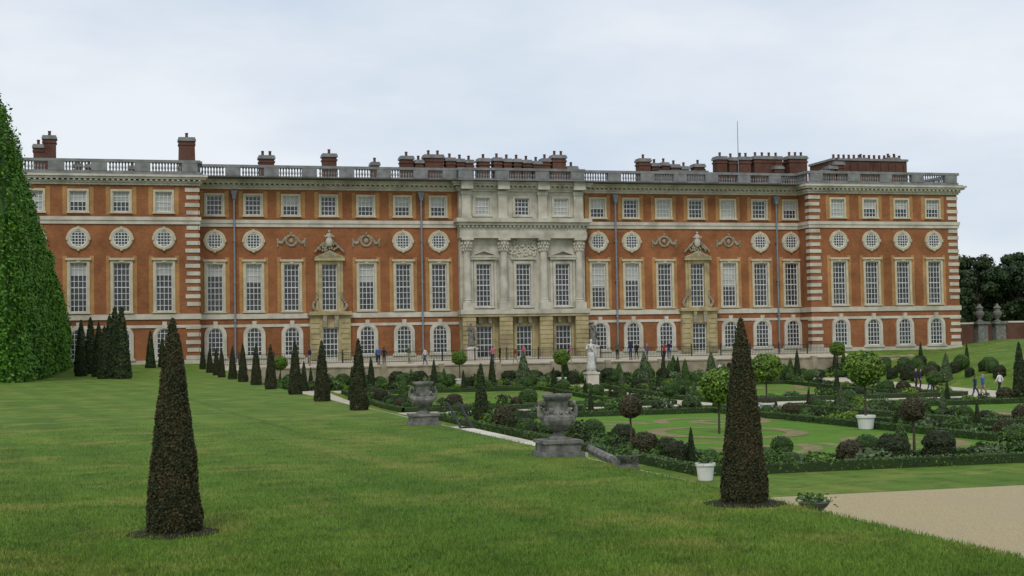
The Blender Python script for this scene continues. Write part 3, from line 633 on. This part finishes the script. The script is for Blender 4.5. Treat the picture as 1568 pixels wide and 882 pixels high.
bw=B(); bw.box(86,89.0,137,137.5,.3,3.2); bw.box(90.8,91.3,137.1,137.4,.3,3.2); bw.box(93.0,150,137,137.5,.3,3.3)
bw.box(86,89,136.93,137.57,3.2,3.38,1); bw.box(93.0,150,136.93,137.57,3.3,3.48,1); bw.obj('garden_brick_wall',[M_chim,M_stone])
for x in (89.9,92.1):
    b=B(); b.box(x-.75,x+.75,136.4,137.9,.8,1.3); b.box(x-.6,x+.6,136.55,137.75,1.3,3.2); b.box(x-.8,x+.8,136.35,137.95,3.2,3.45)
    b.lathe(x,137.15,3.45,[(.35,0),(.35,.1),(.15,.2),(.18,.3),(.45,.75),(.5,1.0),(.3,1.15),(.35,1.4),(.45,1.5),(.2,1.7),(.08,1.95)],14)
    b.obj('gate_pier_with_urn',M_urn)
# ---------------------------------------------------------------- trees behind wall
def tree(x,y,H,W,z=.8):
    b=B(); b.tube([(0,0,-.3),(.1,0,H*.25),(0,.1,H*.5),(.1,0,H*.75)],[.45,.35,.25,.1],8,1)
    C=[];Nn=[]
    for k in range(60):
        a=R.uniform(0,6.28); t=R.random(); zz=H*(.2+.75*t); rr=W*.5*math.sqrt(max(.05,1-((t-.42)/.6)**2))*R.uniform(.45,1)
        cx,cy=rr*math.cos(a),rr*math.sin(a); cs=W*R.uniform(.09,.16)
        if k%4==0: b.tube([(0,0,H*.3),(cx*.6,cy*.6,zz*.85),(cx,cy,zz)],[.16,.08,.03],5,1)
        n=260; d=rng.normal(0,1,(n,3)); d/=np.linalg.norm(d,axis=1)[:,None]; rr2=cs*rng.uniform(.6,1.1,(n,1))
        C.append(d*rr2*[1,1,.7]+[cx,cy,zz]); Nn.append(d)
    b.leaves(np.concatenate(C),np.concatenate(Nn),.55,0,.5)
    b.obj('broadleaf_tree',[M_tree,M_bark],loc=(x,y,z))
for a in ((122,196,12,10),(130,200,14,12),(139,198,14.6,13),(149,202,14,12),(127,215,13,12),(136,216,14,13),(146,218,13,12),(158,205,14,12),(113,190,9,8),(119,205,10,10),(144,190,8,9),(154,192,8,9)): tree(*a)
# ---------------------------------------------------------------- stone urns
def urn(x,y,name='stone_urn'):
    b=B(); b.box(-.33,.33,-.33,.33,-.3,.07); b.box(-.28,.28,-.28,.28,.07,.20); b.box(-.31,.31,-.31,.31,.20,.25)
    P=[(.15,.25),(.15,.28),(.08,.31),(.065,.36),(.11,.39),(.17,.42),(.23,.48),(.26,.55),(.255,.60),(.20,.64),(.165,.68),(.155,.76),(.17,.84),(.215,.88),(.235,.91),(.235,.945),(.19,.95),(.17,.90)]
    b.lathe(0,0,0,P,48,0,mod=lambda a,k:(1+.045*math.cos(a*14)) if 4<k<9 else 1)
    for s in (-1,1):
        b.tube([(s*.24,0,.56),(s*.29,0,.62),(s*.30,0,.72),(s*.27,0,.80),(s*.21,0,.78),(s*.2,0,.84)],[.04,.035,.03,.03,.035,.025],8)
        b.blob((s*.25,0,.60),.06,nz=.15); b.blob((s*.26,0,.80),.045)
        b.blob((s*.14,-.13,.70),.045); b.blob((s*.14,.13,.70),.045)
    for k in range(12): a=k*math.pi/6; b.blob((.195*math.cos(a),.195*math.sin(a),.66),.032)
    b.obj(name,M_urn,loc=(x,y,gz(x,y)),smooth=False)
urn(6.45,21.2); urn(6.35,31)
b=B()
for (xa,ya) in ((7.0,21.6),(6.9,30.6)):
    for k in range(8): xx=xa+k*.55; b.box(xx,xx+.56,ya-.12,ya+.12,gz(xx+.3,ya)-.4,gz(xx+.3,ya)+.10)
for k in range(14): xx=6.8+k*.33; b.box(xx,xx+.33,21.8,30.4,-2.7,-.02-k*.175)
b.obj('stone_steps',M_stone)
b=B(); b.tube([(6.9,21.0,.10),(6.85,20.2,.05),(6.8,19.2,0)],[.07,.07,.07],8); b.box(6.68,6.95,19.0,19.3,-.05,.1); b.obj('stone_coping',M_urn)
def planter(x,y):
    b=B(); b.box(-.14,.14,-.14,.14,-.05,.04); b.lathe(0,0,.04,[(.09,0),(.06,.03),(.14,.1),(.17,.14),(.15,.14)],16)
    C=[(R.gauss(0,.09),R.gauss(0,.09),R.uniform(.15,.27)) for _ in range(160)]; b.leaves(C,[(0,0,1)]*160,.05,1)
    b.obj('stone_planter',[M_urn,M_box],loc=(x,y,gz(x,y)))
planter(7.05,13.9); planter(6.75,18.9)
b=B()
for dx in (0,.25): b.tube([(6.9+dx,29.4,-.15),(6.75+dx,30.2,.45),(6.72+dx,30.3,.5)],[.03,.03,.03],6)
b.tube([(6.9,29.6,.0),(7.15,29.6,.0)],[.02,.02],6); b.obj('handrail',M_dark)
# ---------------------------------------------------------------- people & statues
def figure(name,loc,head,H=1.7,cols=None,pose='stand',statue=None,scale=1):
    k=H/1.7
    if pose=='walk': lf,rf=.26,-.24
    elif pose=='contra': lf,rf=.1,-.03
    else: lf,rf=.03,-.03
    v={'pel':(0,0,.92,.125),'belly':(0,0,1.05,.12),'chest':(0,0,1.25,.145),'neck0':(0,0,1.42,.075),'neck':(0,.01,1.47,.052),'head0':(0,.02,1.55,.085),'head1':(0,.015,1.62,.088),'top':(0,0,1.68,.06),
     'nose':(0,.105,1.575,.016),
     'lh':(.09,0,.86,.095),'lk':(.10,lf*.6+.03,.48,.062),'la':(.10,lf*.9-.04,.09,.04),'lt':(.11,lf*.9+.14,.035,.035),
     'rh':(-.09,0,.86,.095),'rk':(-.10,rf*.4+.03,.48,.062),'ra':(-.10,rf-.04,.09,.04),'rt':(-.11,rf+.12,.035,.035)}
    E=[('pel','belly'),('belly','chest'),('chest','neck0'),('neck0','neck'),('neck','head0'),('head0','head1'),('head1','top'),('head0','nose'),('pel','lh'),('lh','lk'),('lk','la'),('la','lt'),('pel','rh'),('rh','rk'),('rk','ra'),('ra','rt')]
    arm={'stand':((.24,.0,1.12),(.25,.05,.88)),'walk':((.24,-.12,1.13),(.25,-.06,.90)),'contra':((.30,.08,1.16),(.16,.26,1.22)),'camera':((.24,.14,1.2),(.06,.28,1.48))}[pose]
    arm2=((.24,.0,1.12),(.26,.04,.88)) if pose!='walk' else ((.24,.08,1.13),(.24,.2,.95))
    for s,p_,(el,ha) in ((1,'l',arm),(-1,'r',arm2)):
        v[p_+'s']=(s*.175,0,1.385,.062); v[p_+'e']=(s*el[0],el[1],el[2],.043); v[p_+'w']=(s*ha[0],ha[1],ha[2],.028)
        d=Vector(ha)-Vector(el); d=d.normalized(); h2=Vector(ha)+d*.09; v[p_+'p']=(s*h2.x,h2.y,h2.z,.033); h3=Vector(ha)+d*.17; v[p_+'f']=(s*h3.x,h3.y,h3.z,.016)
        E+=[('chest',p_+'s'),(p_+'s',p_+'e'),(p_+'e',p_+'w'),(p_+'w',p_+'p'),(p_+'p',p_+'f')]
    K=list(v); me=bpy.data.meshes.new(name); me.from_pydata([v[a][:3] for a in K],[(K.index(a),K.index(b_)) for a,b_ in E],[])
    o=bpy.data.objects.new(name,me); COL.objects.link(o); md=o.modifiers.new('s','SKIN')
    for i,a in enumerate(K): me.skin_vertices[0].data[i].radius=(v[a][3]*(1.15 if a in('chest','belly','pel') else 1),v[a][3]*(.8 if a in('chest','belly','pel') else 1)); 
    me.skin_vertices[0].data[0].use_root=True
    o.modifiers.new('u','SUBSURF').levels=1
    dg=bpy.context.evaluated_depsgraph_get(); ev=o.evaluated_get(dg); m2=bpy.data.meshes.new_from_object(ev)
    o.modifiers.clear(); o.data=m2
    mats=statue if statue else cols
    m2.materials.clear()
    for m in mats: m2.materials.append(m)
    if not statue:
        for p_ in m2.polygons:
            c=p_.center; z=c.z; armr=abs(c.x)>.2 and z>.7
            if z>1.46: i=3 if (z>1.62 or c.y<.0) else 2
            elif armr and z<.93: i=2
            elif z>.95: i=0
            elif z<.09: i=3
            else: i=1
            p_.material_index=i
    for p_ in m2.polygons: p_.use_smooth=True
    o.location=loc; o.rotation_euler=(0,0,head); o.scale=(k*scale,)*3
    return o
def cm(n,c): return mat(n,c,tuple(x*.75 for x in c),8,.85)
skin=cm('skin',(.5,.3,.22)); hairs=[cm('hair_dark',(.03,.02,.015)),cm('hair_brown',(.1,.06,.03)),cm('hair_grey',(.3,.3,.28))]
tops=[cm('cloth_red',(.35,.03,.03)),cm('cloth_navy',(.02,.03,.08)),cm('cloth_white',(.7,.7,.68)),cm('cloth_black',(.02,.02,.02)),cm('cloth_blue',(.05,.12,.35)),cm('cloth_pink',(.5,.15,.2)),cm('cloth_green',(.08,.12,.06))]
trs=[cm('jeans',(.04,.06,.12)),cm('trousers_dark',(.02,.02,.025)),cm('trousers_beige',(.3,.25,.16))]
PP=[(47.2,130.5,1,0,0,'stand'),(47.9,130.8,3,1,2.5,'walk'),(48.7,130,4,0,1,'stand'),(50.3,129.6,0,1,0,'walk'),(51.1,130.4,1,0,3,'camera'),(54.9,127,2,1,.5,'stand'),(56,127.3,3,0,2,'stand'),(60.6,99.4,4,0,-1.2,'walk'),(61.5,103,3,1,-2.6,'stand'),(62.2,103.5,1,1,-2.2,'stand'),(56.5,87,1,0,-1.6,'walk'),(57.3,87.3,4,2,-1.6,'walk'),(61.8,92,2,1,.4,'walk'),(33.2,129.4,5,0,0,'stand'),(35.4,129.5,0,2,1.4,'walk'),(36.4,130.2,5,0,2,'stand'),(34.2,130.6,3,1,1,'stand'),(22.6,130.3,4,1,0,'walk'),(23.2,130.8,3,1,0,'stand'),(26.9,130,2,0,1,'walk'),(25.6,131,6,2,2,'stand'),(43.2,130.5,0,1,1.7,'walk'),(46.0,131,6,1,.2,'stand'),(40.9,129.7,5,2,1,'stand'),(16.4,131,1,2,1,'stand'),(58.2,130.6,0,0,1,'stand')]
for i,(x,y,a,b_,h,ps) in enumerate(PP):
    figure('person',(x,y,gz(x,y)+(.02 if y>128.5 else .012)),h,R.uniform(1.58,1.82),[tops[a],trs[b_],skin,hairs[i%3]],ps)
def statue(x,y,z,ped,hh,name,m,head=math.pi,w=.5):
    e=bpy.data.objects.new(name,None); COL.objects.link(e); e.location=(x,y,z)
    b=B(); b.box(-w*1.2,w*1.2,-w*1.2,w*1.2,-.2,.18); b.box(-w,w,-w,w,.18,ped-.16); b.box(-w*1.15,w*1.15,-w*1.15,w*1.15,ped-.16,ped); b.box(-w*.7,w*.7,-w*.7,w*.7,ped,ped+.1)
    b.obj('pedestal',M_stone,e)
    f=figure('figure',(0,0,ped+.1),head,hh,pose='contra',statue=[m]); f.parent=e
    b=B(); s=hh/1.7
    b.lathe(0,0,ped+.1,[(.24,0),(.25,.2),(.2,.5),(.2,.8),(.19,.95),(.15,1.02)],20,0,mod=lambda a,k:1+.10*math.cos(a*7+k*.5),sc=s)
    b.tube([(-.16*s,-.05*s,ped+1.42*s),(.0,-.16*s,ped+1.25*s),(.2*s,-.1*s,ped+1.0*s),(.26*s,.02,ped+.5*s)],[.06*s,.07*s,.08*s,.05*s],8)
    b.obj('drapery',m,e,smooth=True)
statue(38.05,115,gz(38,115),1.5,2.7,'marble_statue',M_marble)
statue(32.2,133.8,.4,1.2,2.3,'garden_statue',M_urn); statue(44.5,133.8,.4,1.2,2.3,'garden_statue',M_urn)
# ---------------------------------------------------------------- camera
cam=bpy.data.cameras.new("camera"); co=bpy.data.objects.new("camera",cam); COL.objects.link(co)
cam.lens=50.4; cam.sensor_width=36; cam.clip_end=6000; cam.clip_start=.1
co.matrix_world=Matrix.Translation((0,0,1.7))@Matrix.Rotation(math.radians(-15.2),4,'Z')@Matrix.Rotation(math.radians(92.316),4,'X')@Matrix.Rotation(math.radians(-1.0),4,'Z')
scene.camera=co
# ---------------------------------------------------------------- light
w=bpy.data.worlds.new("World"); scene.world=w; w.use_nodes=True; nt=w.node_tree; N=nt.nodes; L=nt.links
bg=N['Background']; bg.inputs[1].default_value=.1
sky=N.new('ShaderNodeTexSky'); sky.sky_type='NISHITA'; sky.sun_disc=False; sky.sun_elevation=math.radians(48); sky.sun_rotation=math.radians(205)
tc=N.new('ShaderNodeTexCoord'); mp=N.new('ShaderNodeMapping'); mp.inputs['Scale'].default_value=(1,1,3.2); L.new(tc.outputs['Generated'],mp.inputs[0])
n1=N.new('ShaderNodeTexNoise'); n1.inputs['Scale'].default_value=3.2; n1.inputs['Detail'].default_value=7; n1.inputs['Roughness'].default_value=.52; L.new(mp.outputs[0],n1.inputs['Vector'])
cr_=N.new('ShaderNodeValToRGB'); cr_.color_ramp.elements[0].position=.36; cr_.color_ramp.elements[1].position=.64
cr_.color_ramp.elements[0].color=(.64,.73,.85,1); cr_.color_ramp.elements[1].color=(.87,.91,.96,1); L.new(n1.outputs['Fac'],cr_.inputs['Fac'])
sc_=N.new('ShaderNodeVectorMath'); sc_.operation='SCALE'; sc_.inputs['Scale'].default_value=10; L.new(cr_.outputs['Color'],sc_.inputs[0])
mx=N.new('ShaderNodeMix'); mx.data_type='RGBA'; mx.inputs['Factor'].default_value=.92; L.new(sky.outputs[0],mx.inputs[6]); L.new(sc_.outputs[0],mx.inputs[7]); L.new(mx.outputs[2],bg.inputs[0])
sl_=bpy.data.lights.new('sun','SUN'); sl_.energy=1.35; sl_.angle=math.radians(18); sl_.color=(1,.95,.87); so=bpy.data.objects.new('sun',sl_); COL.objects.link(so)
az=math.radians(205); el=math.radians(48); d=Vector((math.sin(az)*math.cos(el),math.cos(az)*math.cos(el),math.sin(el)))
so.rotation_euler=d.to_track_quat('Z','Y').to_euler()
